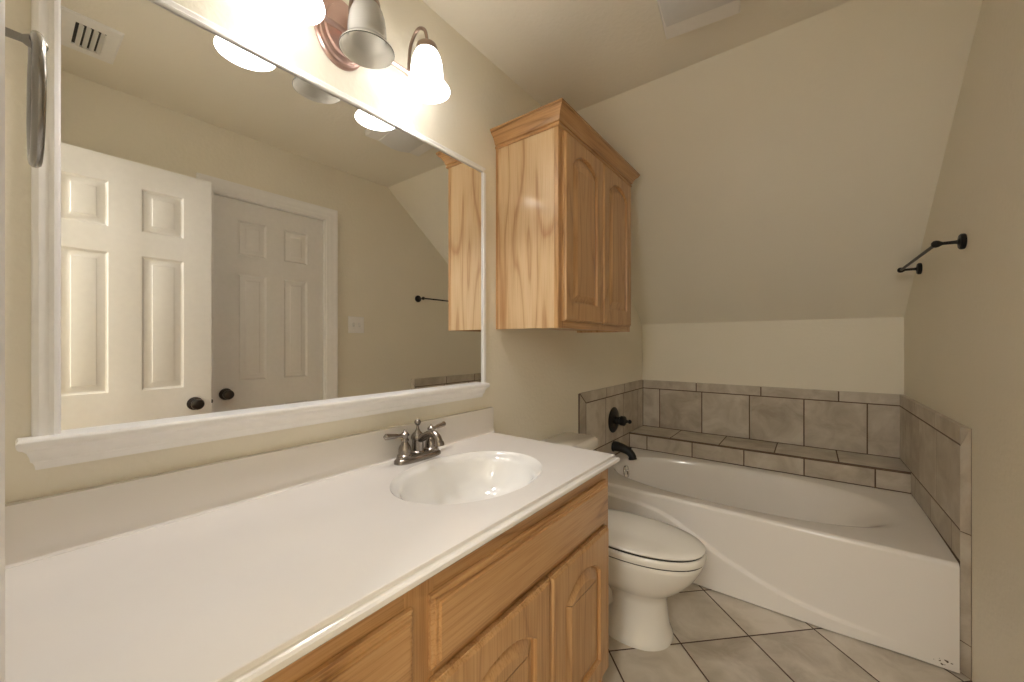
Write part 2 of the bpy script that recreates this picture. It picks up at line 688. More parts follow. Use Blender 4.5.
# hall beyond the entrance
bm = NB()
add_box(bm, (-0.12, -1.7, 0), (2.3, -1.6, H))
add_box(bm, (-0.22, -1.7, 0), (-0.12, YN - 0.12, H))
add_box(bm, (2.2, -1.6, 0), (2.3, YN - 0.12, H))
add_box(bm, (W + 0.12, YN - 0.14, 0), (2.2, YN - 0.04, H))
struct('wall_hall', bm, M['wall'], 0)
bm = NB()
add_box(bm, (-0.22, -1.7, H), (2.3, YN - 0.12, H + 0.08))
struct('ceiling_hall', bm, M['ceil'], 0)

# casing profiles: (offset outward from the opening, height off the wall)
CAS = [(0.006, 0), (0.006, 0.009), (0.012, 0.012), (0.030, 0.013), (0.036, 0.016), (0.062, 0.018), (0.072, 0.022), (0.080, 0.022), (0.080, 0)]


def casing(name, path, plane, flip=1, prof=CAS):
    bm = NB()
    add_sweep(bm, path, [(o * flip, h) for o, h in prof], plane)
    return struct(name, bm, M['trim'], 25)


# closed door's casing and jamb
skew(casing('trim_1', [(DY0, 0), (DY0, DZ), (DY1, DZ), (DY1, 0)], lambda u, v, h: (W - h, u, v), -1))
bm = NB()
for lo, hi in (((W - 0.001, DY0 - 0.014, 0), (W + 0.11, DY0 + 0.0, DZ)), ((W - 0.001, DY1, 0), (W + 0.11, DY1 + 0.014, DZ)),
               ((W - 0.001, DY0 - 0.014, DZ), (W + 0.11, DY1 + 0.014, DZ + 0.014))):
    add_box(bm, lo, hi)
skew(struct('trim_2', bm, M['trim'], 0))
# entrance casing and jamb
casing('trim_3', [(EX0, 0), (EX0, EZ), (EX1 - 0.012, EZ), (EX1 - 0.012, 0)], lambda u, v, h: (u, YN + h * 0.98, v), -1,
       [(o if o < 0.07 else 0.072, h) for o, h in CAS])
bm = NB()
for lo, hi in (((EX0, YN - 0.125, 0), (EX0 + 0.012, YN + 0.001, EZ)), ((EX1 - 0.012, YN - 0.125, 0), (EX1, YN + 0.001, EZ)),
               ((EX0, YN - 0.125, EZ - 0.012), (EX1, YN + 0.001, EZ))):
    add_box(bm, lo, hi)
struct('trim_4', bm, M['trim'], 0)

# baseboards
BASE = [(0, 0), (0.013, 0), (0.013, 0.062), (0.009, 0.074), (0.006, 0.085), (0, 0.088)]
bm = NB()
add_loft(bm, [[(W - o, y, z) for o, z in BASE] for y in (DY1 + 0.082, 1.90)])
skew(struct('baseboard_right', bm, M['trim'], 25))
bm = NB()
add_loft(bm, [[(o, y, z) for o, z in BASE] for y in (1.245, 2.068)])
struct('baseboard_left', bm, M['trim'], 25)

# ------------------------------------------------------------------ doors


def six_panel(bm, us, vs, plane, th, ulo, uhi, vlo, vhi):
    """moulded six-panel leaf: us = panel columns, vs = panel rows; both faces"""
    ub = [ulo] + [x for c in us for x in c] + [uhi]
    vb = [vlo] + [x for c in vs for x in c] + [vhi]
    for face in (0, 1):
        sgn = -1 if face == 0 else 1
        h0 = 0 if face == 0 else th
        for i in range(len(ub) - 1):
            for j in range(len(vb) - 1):
                q = [(ub[i], vb[j]), (ub[i + 1], vb[j]), (ub[i + 1], vb[j + 1]), (ub[i], vb[j + 1])]
                if i % 2 == 1 and j % 2 == 1:
                    steps = [(0, 0), (0.003, -0.001), (0.006, -0.006), (0.012, -0.010), (0.016, -0.010), (0.038, -0.003), (0.040, -0.001), (0.042, -0.0005)]
                    rings = [[plane(u, v, h0 + sgn * h) for u, v in inset_poly(q, d)] for d, h in steps]
                    add_loft(bm, rings, False, True)
                else:
                    bm.faces.new([bm.verts.new(plane(u, v, h0)) for u, v in q])
    o = [(ulo, vlo), (uhi, vlo), (uhi, vhi), (ulo, vhi)]
    add_loft(bm, [[plane(u, v, 0) for u, v in o], [plane(u, v, th) for u, v in o]], False, False)
    bmesh.ops.remove_doubles(bm, verts=bm.verts, dist=0.0002)


ROWS = [(0.24, 0.80), (0.955, 1.588), (1.697, 1.903)]


def door_knob(parent, p, n):
    bm = NB()
    add_lathe(bm, p, n, [(0.033, 0), (0.033, 0.004), (0.028, 0.008), (0.014, 0.010), (0.011, 0.022), (0.012, 0.030), (0.022, 0.036), (0.027, 0.046),
                         (0.0275, 0.052), (0.024, 0.059), (0.015, 0.063), (0.0, 0.064)], 32)
    return obj('door_knob', bm, M['blackish'], parent, label='dark bronze round door knob')


# entrance door standing open along the right wall
XL = 1.40
door_1 = bpy.data.objects.new('door_1', None)
COL.objects.link(door_1)
door_1.location = (XL + 0.02, 0.02, 0)
door_1['kind'] = 'structure'
bm = NB()
six_panel(bm, [(0.138, 0.292), (0.397, 0.555)], ROWS, lambda u, v, h: (XL + h, u, v), 0.035, 0.018, 0.666, 0.012, 2.018)
obj('door_leaf', bm, M['door'], door_1, 25)
door_knob(door_1, (XL, 0.597, 0.872), (-1, 0, 0))
door_knob(door_1, (XL + 0.035, 0.597, 0.872), (1, 0, 0))
bm = NB()
add_box(bm, (XL + 0.006, 0.6655, 0.845), (XL + 0.029, 0.6675, 0.90), 0.0008)
add_box(bm, (XL + 0.011, 0.667, 0.864), (XL + 0.024, 0.677, 0.882), 0.003)
obj('latch_plate', bm, M['blackish'], door_1)
for z in (0.25, 1.02, 1.80):
    bm = NB()
    add_lathe(bm, (XL + 0.041, 0.012, z - 0.045), (0, 0, 1), [(0.006, 0), (0.006, 0.09)], 12)
    add_box(bm, (XL + 0.0352, 0.012, z - 0.044), (XL + 0.038, 0.045, z + 0.044))
    obj('hinge', bm, M['blackish'], door_1)

# closed door in the right wall
XD = W + 0.022
door_2 = bpy.data.objects.new('door_2', None)
COL.objects.link(door_2)
door_2.location = (XD + 0.017, 1.02, 0)
door_2['kind'] = 'structure'
bm = NB()
six_panel(bm, [(0.844, 0.996), (1.094, 1.241)], ROWS, lambda u, v, h: (XD + h, u, v), 0.035, DY0 + 0.003, DY1 - 0.003, 0.012, DZ - 0.003)
obj('door_leaf', bm, M['door'], door_2, 25)
door_knob(door_2, (XD, 0.783, 0.885), (-1, 0, 0))
bm = NB()
for lo, hi in (((XD + 0.036, DY0, 0), (XD + 0.05, DY0 + 0.012, DZ)), ((XD + 0.036, DY1 - 0.012, 0), (XD + 0.05, DY1, DZ)), ((XD + 0.036, DY0, DZ - 0.012), (XD + 0.05, DY1, DZ))):
    add_box(bm, lo, hi)
obj('door_stop', bm, M['trim'], door_2, 0)
skew(door_2)

# ------------------------------------------------------------------ vanity cabinet
YV = 1.232                             # right end of the cabinet
XF = 0.561                             # face frame
van = thing('vanity_cabinet', 'long oak vanity cabinet under the white sink countertop', 'cabinet', (0.28, 0.6, 0))
bm = NB()
add_box(bm, (0.0, YN + 0.001, 0.10), (XF - 0.019, YN + 0.018, 0.773), mi=0)
add_box(bm, (0.0, YV - 0.016, 0.0), (XF - 0.019, YV, 0.773), 0.001, mi=0)
add_box(bm, (0.0, YN + 0.018, 0.10), (XF - 0.019, YV - 0.016, 0.116), mi=0)
add_box(bm, (0.0, YN + 0.018, 0.116), (0.008, YV - 0.016, 0.773), mi=0)
obj('cabinet_box', bm, M['oak_v'], van, 25)
bm = NB()
add_box(bm, (XF - 0.09, YN + 0.018, 0.0), (XF - 0.075, YV - 0.016, 0.10))
obj('toe_kick', bm, M['oak_h'], van, 0)
bm = NB()
for y0, y1 in ((YN + 0.001, 0.035), (0.408, 0.472), (1.180, YV)):
    add_box(bm, (XF - 0.019, y0, 0.10), (XF, y1, 0.773), 0.001, 1, mi=0)
for z0, z1 in ((0.722, 0.773), (0.578, 0.612), (0.10, 0.135)):
    for y0, y1 in ((0.035, 0.408), (0.472, 1.180)):
        add_box(bm, (XF - 0.019, y0, z0), (XF - 0.0005, y1, z1), 0.0, mi=1)
add_box(bm, (XF - 0.019, 0.035, 0.345), (XF - 0.0005, 0.408, 0.385), mi=1)
obj('face_frame', bm, [M['oak_v'], M['oak_h']], van, 25)


def vplane(u, v, h):
    return (XF + 0.0005 + h, u, v)


for y0, y1, z0, z1, nm in ((0.020, 0.420, 0.602, 0.734, 'drawer'), (0.020, 0.425, 0.372, 0.585, 'drawer'), (0.020, 0.425, 0.125, 0.357, 'drawer'),
                           (0.459, 1.200, 0.602, 0.734, 'false_drawer_front')):
    bm = NB()
    add_slab_front(bm, y0, y1, z0, z1, vplane)
    obj(nm, bm, M['oak_h'], van, 25)
for y0, y1 in ((0.459, 0.842), (0.848, 1.200)):
    bm = NB()
    add_arched_door(bm, y0, y1, 0.125, 0.584, vplane, rise=0.05, stile=0.064, top=0.060)
    obj('door', bm, M['oak_v'], van, 25)

# ------------------------------------------------------------------ countertop with integral basin
YC = 1.277
ZC = 0.801
top = thing('countertop', 'white cultured marble countertop with backsplash and moulded oval sink', 'countertop', (0.29, 0.6, 0.765))
SX, SY, SA, SB = 0.312, 0.834, 0.187, 0.246     # basin centre and semi-axes


def ell(cx, cy, a, b2, z, n, ex=2.0):
    out = []
    for i in range(n):
        t = 2 * PI * i / n
        c, s2 = math.cos(t), math.sin(t)
        out.append((cx + a * math.copysign(abs(c) ** (2 / ex), c), cy + b2 * math.copysign(abs(s2) ** (2 / ex), s2), z))
    return out


def rect_ring(x0, x1, y0, y1, z, cx, cy, a, b2, n, ex=2.0):
    """points on a rectangle radially matched to ell(); corners are kept"""
    pts = []
    for (x, y, _) in ell(cx, cy, a, b2, z, n, ex):
        dx, dy = x - cx, y - cy
        t = 1e9
        if abs(dx) > 1e-9:
            t = min(t, ((x1 if dx > 0 else x0) - cx) / dx)
        if abs(dy) > 1e-9:
            t = min(t, ((y1 if dy > 0 else y0) - cy) / dy)
        pts.append([cx + dx * t, cy + dy * t, z])
    for X in (x0, x1):
        for Y in (y0, y1):
            k = min(range(n), key=lambda i: (pts[i][0] - X) ** 2 + (pts[i][1] - Y) ** 2)
            pts[k] = [X, Y, z]
    return [tuple(p) for p in pts]


NS = 96
X1T = 0.569
bm = NB()
rings = []
y0r, y1r = SY - 0.33, YC - 0.012
rings.append(rect_ring(0.018, X1T, y0r, y1r, ZC, SX, SY, SA, SB, NS))
rings.append(ell(SX, SY, SA, SB, ZC, NS))
vr = add_loft(bm, rings, False, False)
# flat left of the basin field
a = [bm.verts.new(p) for p in ((0.018, YN + 0.001, ZC), (X1T, YN + 0.001, ZC), (X1T, y0r, ZC), (0.018, y0r, ZC))]
bm.faces.new(a)
# stepped and rounded front edge, mitred round the right end
EDGE = [(0.0, ZC), (0.0015, ZC - 0.001), (0.002, ZC - 0.008), (0.004, ZC - 0.0095), (0.010, ZC - 0.0105), (0.0135, ZC - 0.0135), (0.0145, ZC - 0.018), (0.0135, ZC - 0.0225),
        (0.010, ZC - 0.026), (0.004, ZC - 0.027), (-0.03, ZC - 0.027)]
add_sweep(bm, [(X1T, YN + 0.001), (X1T, y1r), (0.001, y1r)], [(o, z) for o, z in EDGE], lambda u, v, h: (u, v, h))
bm.verts.ensure_lookup_table()
# remove the sweep's closing strip (last-to-first): keep it, it closes the underside
obj('counter_slab', bm, M['marble'], top, 30)
bm = NB()
BAS = [(1.0, 0.0), (0.99, -0.0025), (0.975, -0.006), (0.95, -0.0095), (0.92, -0.0130), (0.895, -0.0165), (0.878, -0.0215), (0.866, -0.030), (0.85, -0.044), (0.80, -0.074), (0.72, -0.103), (0.6, -0.124), (0.42, -0.137), (0.22, -0.143), (0.1, -0.145)]
rings = []
for k, dz in BAS:
    sh = (1 - k) * 0.02
    rings.append(ell(SX - sh, SY, SA * k if k > 0.8 else SA * (k * 0.97 + 0.024 * k / 0.8), SB * k, ZC + dz, NS))
add_loft(bm, rings, False, True)
obj('basin', bm, M['basin'], top, 40)
bm = NB()
add_lathe(bm, (SX - 0.018, SY, ZC - 0.1445), (0, 0, 1), [(0.022, 0), (0.022, 0.003), (0.017, 0.004), (0.016, 0.002), (0.0, 0.003)], 24)
obj('drain', bm, M['pewter'], top)
# backsplash with a cove at its foot
bm = NB()
BS = [(0.001, ZC - 0.002), (0.030, ZC - 0.002), (0.030, ZC + 0.001), (0.024, ZC + 0.004), (0.021, ZC + 0.010), (0.020, ZC + 0.02), (0.020, ZC + 0.098), (0.018, ZC + 0.102), (0.001, ZC + 0.102)]
add_loft(bm, [[(x, y, z) for x, z in BS] for y in (YN + 0.001, YC + 0.004)])
obj('backsplash', bm, M['marble'], top, 30)

# ------------------------------------------------------------------ mirror
mir = thing('wall_mirror', 'wide wall mirror in a white moulded frame with a ledge below', 'mirror', (0.0, 0.64, 0.97))
MY0, MY1, MZ0, MZ1 = 0.066, 1.222, 1.012, 1.893
bm = NB()
add_box(bm, (0.001, MY0 - 0.012, MZ0 - 0.005), (0.006, MY1 + 0.01, MZ1 + 0.012))
obj('glass', bm, M['mirror'], mir, 0)
FR = [(0.0, 0.0065), (0.0, 0.010), (0.003, 0.013), (0.008, 0.0145), (0.011, 0.012), (0.014, 0.0105), (0.026, 0.0115), (0.032, 0.009), (0.034, 0.0065), (0.034, 0.0015), (0.016, 0.0015), (0.016, 0.0065)]
FT = [(o * 0.72, h) for o, h in FR]
for path, pf, nm in (([(MY0, MZ0), (MY0, MZ1)], FR, 'frame_rail'), ([(MY1, MZ1), (MY1, MZ0)], FT, 'frame_rail')):
    bm = NB()
    add_sweep(bm, path, [(-o, h) for o, h in pf], lambda u, v, h: (h, u, v))
    obj(nm, bm, M['trim'], mir, 25)
bm = NB()
rg = []
for yy, k in ((MY0 - 0.034, -1), (MY1 + 0.0245, 1)):
    rg.append([(h, (MY0 - o if k < 0 else MY1 + o * 0.72), MZ1 + o * 0.72) for o, h in FR])
add_loft(bm, rg)
obj('frame_rail', bm, M['trim'], mir, 25)
# moulded ledge: swept with mitred returns
SILL = [(-0.016, 1.014), (-0.016, 0.957), (0.0, 0.957), (0.001, 0.964), (0.003, 0.970), (0.006, 0.973), (0.007, 0.980), (0.010, 0.989), (0.015, 0.995), (0.019, 0.997), (0.021, 1.000), (0.022, 1.005), (0.0215, 1.010), (0.019, 1.014)]
bm = NB()
add_sweep(bm, [(0.0005, 0.036), (0.022, 0.036), (0.022, 1.207), (0.0005, 1.207)], [(o, h) for o, h in SILL], lambda u, v, h: (u, v, h))
obj('ledge', bm, M['trim'], mir, 25)

# ------------------------------------------------------------------ faucet
fau = thing('sink_faucet', 'pewter two handle faucet with curved spout behind the oval sink', 'faucet', (0.072, 0.846, ZC))
FX, FY = 0.077, 0.831
bm = NB()
rings = []
for k, z in ((1.0, 0), (1.0, 0.006), (0.95, 0.011), (0.86, 0.014), (0.83, 0.020), (0.80, 0.022)):
    rings.append(ell(FX, FY, 0.030 * (k if k > 0.9 else k * 0.92), 0.089 * (0.5 + k / 2), ZC + z, 48, 2.8))
add_loft(bm, rings)
obj('base_plate', bm, M['pewter'], fau, 40)
for sg in (-1, 1):
    bm = NB()
    y = FY + sg * 0.0540
    add_lathe(bm, (FX, y, ZC + 0.020), (0, 0, 1), [(0.024, 0), (0.024, 0.004), (0.020, 0.008), (0.0195, 0.022), (0.018, 0.030), (0.012, 0.040), (0.010, 0.046), (0.0125, 0.049), (0.0125, 0.053), (0.010, 0.056),
                                                   (0.010, 0.062), (0.0125, 0.066), (0.0125, 0.071), (0.008, 0.076), (0.003, 0.079), (0.004, 0.082), (0.0, 0.085)], 28)
    h = obj('faucet_handle', bm, M['pewter'], fau, 40)
    bm = NB()
    d = Vector((-0.05 * sg - 0.10, sg, 0.10)).normalized()
    p0 = Vector((FX, y, ZC + 0.020 + 0.066))
    add_tube(bm, [p0 - d * 0.018, p0 - d * 0.012, p0 - d * 0.008, p0, p0 + d * 0.012, p0 + d * 0.025, p0 + d * 0.032, p0 + d * 0.045, p0 + d * 0.062, p0 + d * 0.068, p0 + d * 0.072, p0 + d * 0.076],
             [0.001, 0.004, 0.0045, 0.0075, 0.006, 0.0055, 0.0075, 0.008, 0.0095, 0.0095, 0.006, 0.001], 16)
    obj('lever', bm, M['pewter'], h, 40)
bm = NB()
add_lathe(bm, (FX - 0.004, FY, ZC + 0.020), (0, 0, 1), [(0.0245, 0), (0.0245, 0.004), (0.020, 0.008), (0.0185, 0.035), (0.019, 0.042), (0.022, 0.046), (0.022, 0.052), (0.018, 0.060), (0.010, 0.068), (0.007, 0.074), (0.0, 0.075)], 32)
sp = smooth_path([(FX - 0.004, FY, ZC + 0.064), (FX + 0.022, FY, ZC + 0.072), (FX + 0.048, FY, ZC + 0.086), (FX + 0.072, FY, ZC + 0.092), (FX + 0.092, FY, ZC + 0.080), (FX + 0.099, FY, ZC + 0.060)], 7)
n = len(sp)
add_tube(bm, sp, [0.0145 - 0.003 * math.sin(PI * i / (n - 1)) for i in range(n)], 20)
add_lathe(bm, sp[-1] + Vector((0, 0, 0.010)), (0.12, 0, -1), [(0.0145, 0), (0.016, 0.004), (0.016, 0.012), (0.012, 0.013), (0.0, 0.0125)], 24)
obj('spout', bm, M['pewter'], fau, 40)
bm = NB()
add_lathe(bm, (FX - 0.004, FY, ZC + 0.088), (0, 0, 1), [(0.006, 0), (0.0055, 0.010), (0.004, 0.014), (0.004, 0.020), (0.007, 0.022), (0.0095, 0.026), (0.0108, 0.031), (0.0095, 0.036), (0.006, 0.0395), (0.003, 0.041), (0.0, 0.0415)], 24)
obj('lift_rod', bm, M['pewter'], fau, 40)

# ------------------------------------------------------------------ wall cabinet
CY0, CY1, CZ0, CZ1, CX = 1.322, 2.082, 1.239, 2.050, 0.315
cab = thing('wall_cabinet', 'oak wall cabinet with two arched doors and crown moulding', 'cabinet', (0.16, 1.7, CZ0))
for y0 in (CY0, CY1 - 0.016):
    bm = NB()
    add_box(bm, (0.001, y0, CZ0), (CX - 0.019, y0 + 0.016, CZ1), 0.0008, 1)
    obj('side_panel', bm, M['ply'], cab, 25)
bm = NB()
add_box(bm, (0.0005, CY0 - 0.003, CZ0), (0.012, CY0, CZ1 - 0.01), 0.001, 1)
obj('scribe_strip', bm, M['oak_v'], cab, 25)
bm = NB()
add_box(bm, (0.001, CY0 + 0.016, CZ0 + 0.012), (CX - 0.019, CY1 - 0.016, CZ0 + 0.024))
obj('bottom_panel', bm, M['ply'], cab, 0)
bm = NB()
add_box(bm, (0.001, CY0 + 0.016, CZ1 - 0.016), (CX - 0.019, CY1 - 0.016, CZ1))
obj('top_panel', bm, M['ply'], cab, 0)
bm = NB()
for y0, y1 in ((CY0, CY0 + 0.04), (CY1 - 0.04, CY1), ((CY0 + CY1) / 2 - 0.02, (CY0 + CY1) / 2 + 0.02)):
    add_box(bm, (CX - 0.019, y0, CZ0), (CX, y1, CZ1), 0.001, 1)
for z0, z1 in ((CZ0, CZ0 + 0.045), (CZ1 - 0.05, CZ1)):
    for y0, y1 in ((CY0 + 0.04, (CY0 + CY1) / 2 - 0.02), ((CY0 + CY1) / 2 + 0.02, CY1 - 0.04)):
        add_box(bm, (CX - 0.019, y0, z0), (CX - 0.0005, y1, z1), mi=1)
obj('face_frame', bm, [M['oak_v'], M['oak_h']], cab, 25)
cm = (CY0 + CY1) / 2
for y0, y1 in ((CY0 + 0.026, cm - 0.004), (cm + 0.004, CY1 - 0.026)):
    bm = NB()
    add_arched_door(bm, y0, y1, CZ0 + 0.028, CZ1 - 0.030, lambda u, v, h: (CX + 0.0005 + h, u, v), rise=0.055, stile=0.060, top=0.055, bottom=0.075)
    obj('door', bm, M['oak_v'], cab, 25)
CRN = [(0.0, 2.028), (0.006, 2.028), (0.0085, 2.031), (0.0085, 2.036), (0.006, 2.040), (0.005, 2.043), (0.011, 2.046), (0.012, 2.052), (0.016, 2.062), (0.024, 2.074), (0.034, 2.083), (0.037, 2.086), (0.038, 2.091), (0.042, 2.093), (0.042, 2.101), (0.039, 2.103), (0.0, 2.103)]
bm = NB()
add_sweep(bm, [(0.001, CY0), (CX, CY0), (CX, CY1), (0.001, CY1)], CRN, lambda u, v, h: (u, v, h))
for f in bm.faces:
    f.normal_update()
    c_ = f.calc_center_median()
    if (c_.y < CY0 or c_.y > CY1) and abs(f.normal.y) > abs(f.normal.x):
        f.material_index = 1
obj('crown_moulding', bm, [M['oak_h'], M['oak_x']], cab, 25)

# ------------------------------------------------------------------ vanity light
LX, LZ = 0.142, 1.973
LY = (0.408, 0.604, 0.812)
vl = thing('vanity_light', 'three shade rose copper vanity light bar above the mirror', 'wall light', (0, 0.604, 2.075))
bm = NB()
add_lathe(bm, (0.0005, 0.604, 2.086), (1, 0, 0), [(1.0, 0), (1.0, 0.006), (0.95, 0.011), (0.88, 0.012), (0.85, 0.017), (0.80, 0.018), (0.72, 0.019), (0.69, 0.026), (0.62, 0.028), (0.5, 0.030), (0.36, 0.036), (0.2, 0.040), (0.0, 0.041)], 64,
          sa=0.078, sb=0.100)
obj('backplate', bm, M['copper'], vl, 30)
BX, BZ = 0.052, 2.063
bm = NB()
add_tube(bm, [(BX, LY[0] - 0.004, BZ), (BX, LY[2] + 0.004, BZ)], 0.0075, 20)
for y in LY:
    add_lathe(bm, (BX, y - 0.010, BZ), (0, 1, 0), [(0.0075, 0), (0.010, 0.003), (0.010, 0.017), (0.0075, 0.020)], 20)
obj('crossbar', bm, M['copper'], vl, 40)
bm = NB()
add_lathe(bm, (0.03, 0.604, BZ), (1, 0, 0), [(0.016, 0), (0.014, 0.008), (0.010, 0.015), (0.010, 0.024)], 24)
obj('crossbar_mount', bm, M['copper'], vl, 40)
SH_OUT = [(0.0710, 0.0), (0.0705, 0.004), (0.066, 0.011), (0.058, 0.020), (0.0525, 0.030), (0.050, 0.042), (0.0495, 0.060), (0.0485, 0.082), (0.0455, 0.105), (0.040, 0.125), (0.033, 0.142), (0.027, 0.152)]
SH_OUT = [(r, z * 0.85) for r, z in SH_OUT]
for i, y in enumerate(LY):
    lit = i != 1
    bm = NB()
    add_tube(bm, smooth_path([(BX, y, BZ), (BX + 0.001, y, BZ + 0.04), (BX + 0.012, y, BZ + 0.092), (BX + 0.045, y, BZ + 0.122), (BX + 0.078, y, BZ + 0.106), (LX, y, BZ + 0.070), (LX, y, LZ + 0.142)], 8), 0.0052, 14)
    arm = obj('curved_arm', bm, M['bronze_arm'], vl, 40)
    bm = NB()
    add_lathe(bm, (LX, y, LZ + 0.150), (0, 0, -1), [(0.007, -0.006), (0.010, 0), (0.020, 0.004), (0.030, 0.010), (0.0335, 0.018), (0.0345, 0.032), (0.033, 0.033), (0.032, 0.020), (0.0, 0.012)], 28)
    obj('fitter_cap', bm, M['bronze_arm'], arm, 40)
    bm = NB()
    inner = [(max(r - 0.0035, 0.004), z) for r, z in SH_OUT]
    add_lathe(bm, (LX, y, LZ), (0, 0, 1), SH_OUT + [(0.022, 0.1305)] + inner[::-1] + [(0.0695, -0.0008)], 48, cap0=False, cap1=False)
    # close the lip
    obj('glass_shade', bm, M['shade_lit'] if lit else M['shade'], vl, 60, label='glowing bell glass shade' if lit else 'unlit bell glass shade')
    bm = NB()
    add_lathe(bm, (LX, y, LZ + 0.136), (0, 0, -1), [(0.016, 0), (0.0175, 0.004), (0.0175, 0.045), (0.015, 0.046), (0.0135, 0.030), (0.0, 0.028)], 24)
    obj('bulb_socket', bm, M['plastic'] if not lit else M['plastic'], vl, 40)
    if lit:
        bm = NB()
        add_lathe(bm, (LX, y, LZ + 0.108), (0, 0, -1), [(0.011, 0), (0.012, 0.010), (0.016, 0.017), (0.021, 0.028), (0.0225, 0.037), (0.020, 0.046), (0.013, 0.053), (0.0, 0.056)], 28)
        bo = obj('light_bulb', bm, M['bulb'], vl, 60)

# ------------------------------------------------------------------ tile surround
TG = 0.0062                            # joint width


def tiles(bm, polys, plane, th=0.009):
    """polys: CCW polygons in the panel's own plane; grout sheet behind"""
    for q in polys:
        q = inset_poly(q, TG / 2)
        rings = [[plane(u, v, h) for u, v in inset_poly(q, d)] for d, h in ((0, 0.0005), (0, th - 0.0012), (0.0012, th))]
        add_loft(bm, rings, False, True, mi=0)


def grout(bm, q, plane, th=0.0080):
    rings = [[plane(u, v, h) for u, v in q] for h in (0.0, th)]
    add_loft(bm, rings, False, True, mi=1)


def tile_panel(name, bm, label, cat='tile panel', group='tile panels around the bathtub'):
    o = obj(name, bm, [M['tile'], M['grout']], None, 0, label)
    o['category'] = cat
    if group:
        o['group'] = group
    return o


def row(cuts, v0, v1):
    return [[(a, v0), (b2, v0), (b2, v1), (a, v1)] for a, b2 in zip(cuts[:-1], cuts[1:])]


ZT, ZR, ZLT, ZRIM = 0.882, 0.812, 0.505, 0.3965
YLG = 2.885                            # front of the ledge
# left wall panel
yl0, yls = 2.085, 2.170
bm = NB()
pl = lambda u, v, h: (h, u, v)
grout(bm, [(yl0 + 0.001, 0.09), (D, 0.09), (D, ZT - 0.006), (yl0 + 0.001, ZT - 0.006)], pl)
P = [[(yls, ZR), (2.475, ZR), (2.475, ZT), (yl0, ZT)], [(2.475, ZR), (2.79, ZR), (2.79, ZT), (2.475, ZT)], [(2.79, ZR), (D - 0.008, ZR), (D - 0.008, ZT), (2.79, ZT)]]
P += row([yls, 2.459, 2.766, 3.072, D - 0.008], ZLT - 0.005, ZR)
P += row([yls, 2.31, 2.612, YLG], ZRIM, ZLT - 0.005)
P += [[(yl0, 0.50), (yls, 0.50), (yls, ZR), (yl0, ZT)], [(yl0, 0.2), (yls, 0.2), (yls, 0.50), (yl0, 0.50)], [(yl0, 0.09), (yls, 0.09), (yls, 0.2), (yl0, 0.2)]]
tiles(bm, P, pl)
tile_panel('wall_tile_panel', bm, 'beige tile panel behind the shower valve on the left wall')
# back wall panel
bm = NB()
pb = lambda u, v, h: (u, D - h, v)
grout(bm, [(0.0, ZLT - 0.02), (W, ZLT - 0.02), (W, ZT - 0.006), (0.0, ZT - 0.006)], pb)
P = row([0.009, 0.412, 0.825, 1.237, W - 0.009], ZR, ZT) + row([0.009, 0.143, 0.451, 0.757, 1.063, 1.37, W - 0.009], ZLT, ZR)
tiles(bm, P, pb)
tile_panel('wall_tile_panel', bm, 'long beige tile panel on the back wall above the ledge')
# right wall panel: thicker set, with a facing strip turned round its front end
yr0, yr1, TT = 2.062, 2.087, 0.020
bm = NB()
pr = lambda u, v, h: (W - h, u, v)
grout(bm, [(yr1 - 0.002, 0.0), (D, 0.0), (D, ZT - 0.006), (yr1 - 0.002, ZT - 0.006)], pr, TT - 0.001)
P = [[(yr1, ZR), (2.44, ZR), (2.44, ZT), (yr1, ZT)], [(2.44, ZR), (2.80, ZR), (2.80, ZT), (2.44, ZT)], [(2.80, ZR), (D - 0.008, ZR), (D - 0.008, ZT), (2.80, ZT)]]
P += row([yr1, 2.41, 2.715, 3.02, D - 0.008], ZLT, ZR)
P += row([yr1, 2.20, 2.50, 2.80, YLG], ZRIM - 0.006, ZLT)
tiles(bm, P, pr, TT)
pe = lambda u, v, h: (W - u * TT - h * 0.7, yr0 + u * (yr1 - yr0) - h * 0.7, v)
grout(bm, [(0, 0.0), (1, 0.0), (1, ZT - 0.002), (0, ZT - 0.002)], pe, 0.001)
for q in ([(0, 0.506), (1, 0.506), (1, ZR), (0, ZT)], [(0, 0.116), (1, 0.116), (1, 0.506), (0, 0.506)], [(0, 0.001), (1, 0.001), (1, 0.116), (0, 0.116)], [(1, ZR), (1, ZT), (0, ZT)]):
    zc_ = sum(v for u, v in q) / len(q)
    q = [(min(max(u, 0.02), 0.99), v - math.copysign(0.0022, v - zc_)) for u, v in q]
    add_loft(bm, [[pe(u, v, h) for u, v in q] for h in (0.0005, 0.0035)], False, True, mi=0)
skew(tile_panel('wall_tile_panel', bm, 'beige tile panel on the right wall under the towel bar'))
# ledge along the back
bm = NB()
add_box(bm, (0.009, YLG + 0.009, 0.30), (W - 0.009, D - 0.009, ZLT - 0.009), mi=1)
tiles(bm, row([0.009, 0.305, 0.615, 0.92, 1.225, W - 0.009], YLG + 0.001, D - 0.009), lambda u, v, h: (u, v, ZLT - 0.009 + h))
grout(bm, [(0.009, YLG + 0.002), (W - 0.009, YLG + 0.002), (W - 0.009, D - 0.009), (0.009, D - 0.009)], lambda u, v, h: (u, v, ZLT - 0.009 + h))
P = row([0.009, 0.141, 0.45, 0.758, 1.067, 1.377, W - 0.009], ZRIM - 0.004, ZLT - 0.010)
grout(bm, [(0.009, ZRIM - 0.004), (W - 0.009, ZRIM - 0.004), (W - 0.009, ZLT - 0.003), (0.009, ZLT - 0.003)], lambda u, v, h: (u, YLG + 0.009 - h, v))
tiles(bm, P, lambda u, v, h: (u, YLG + 0.009 - h, v))
tile_panel('tile_ledge', bm, 'low tiled ledge along the back of the bathtub', 'tile ledge', None)

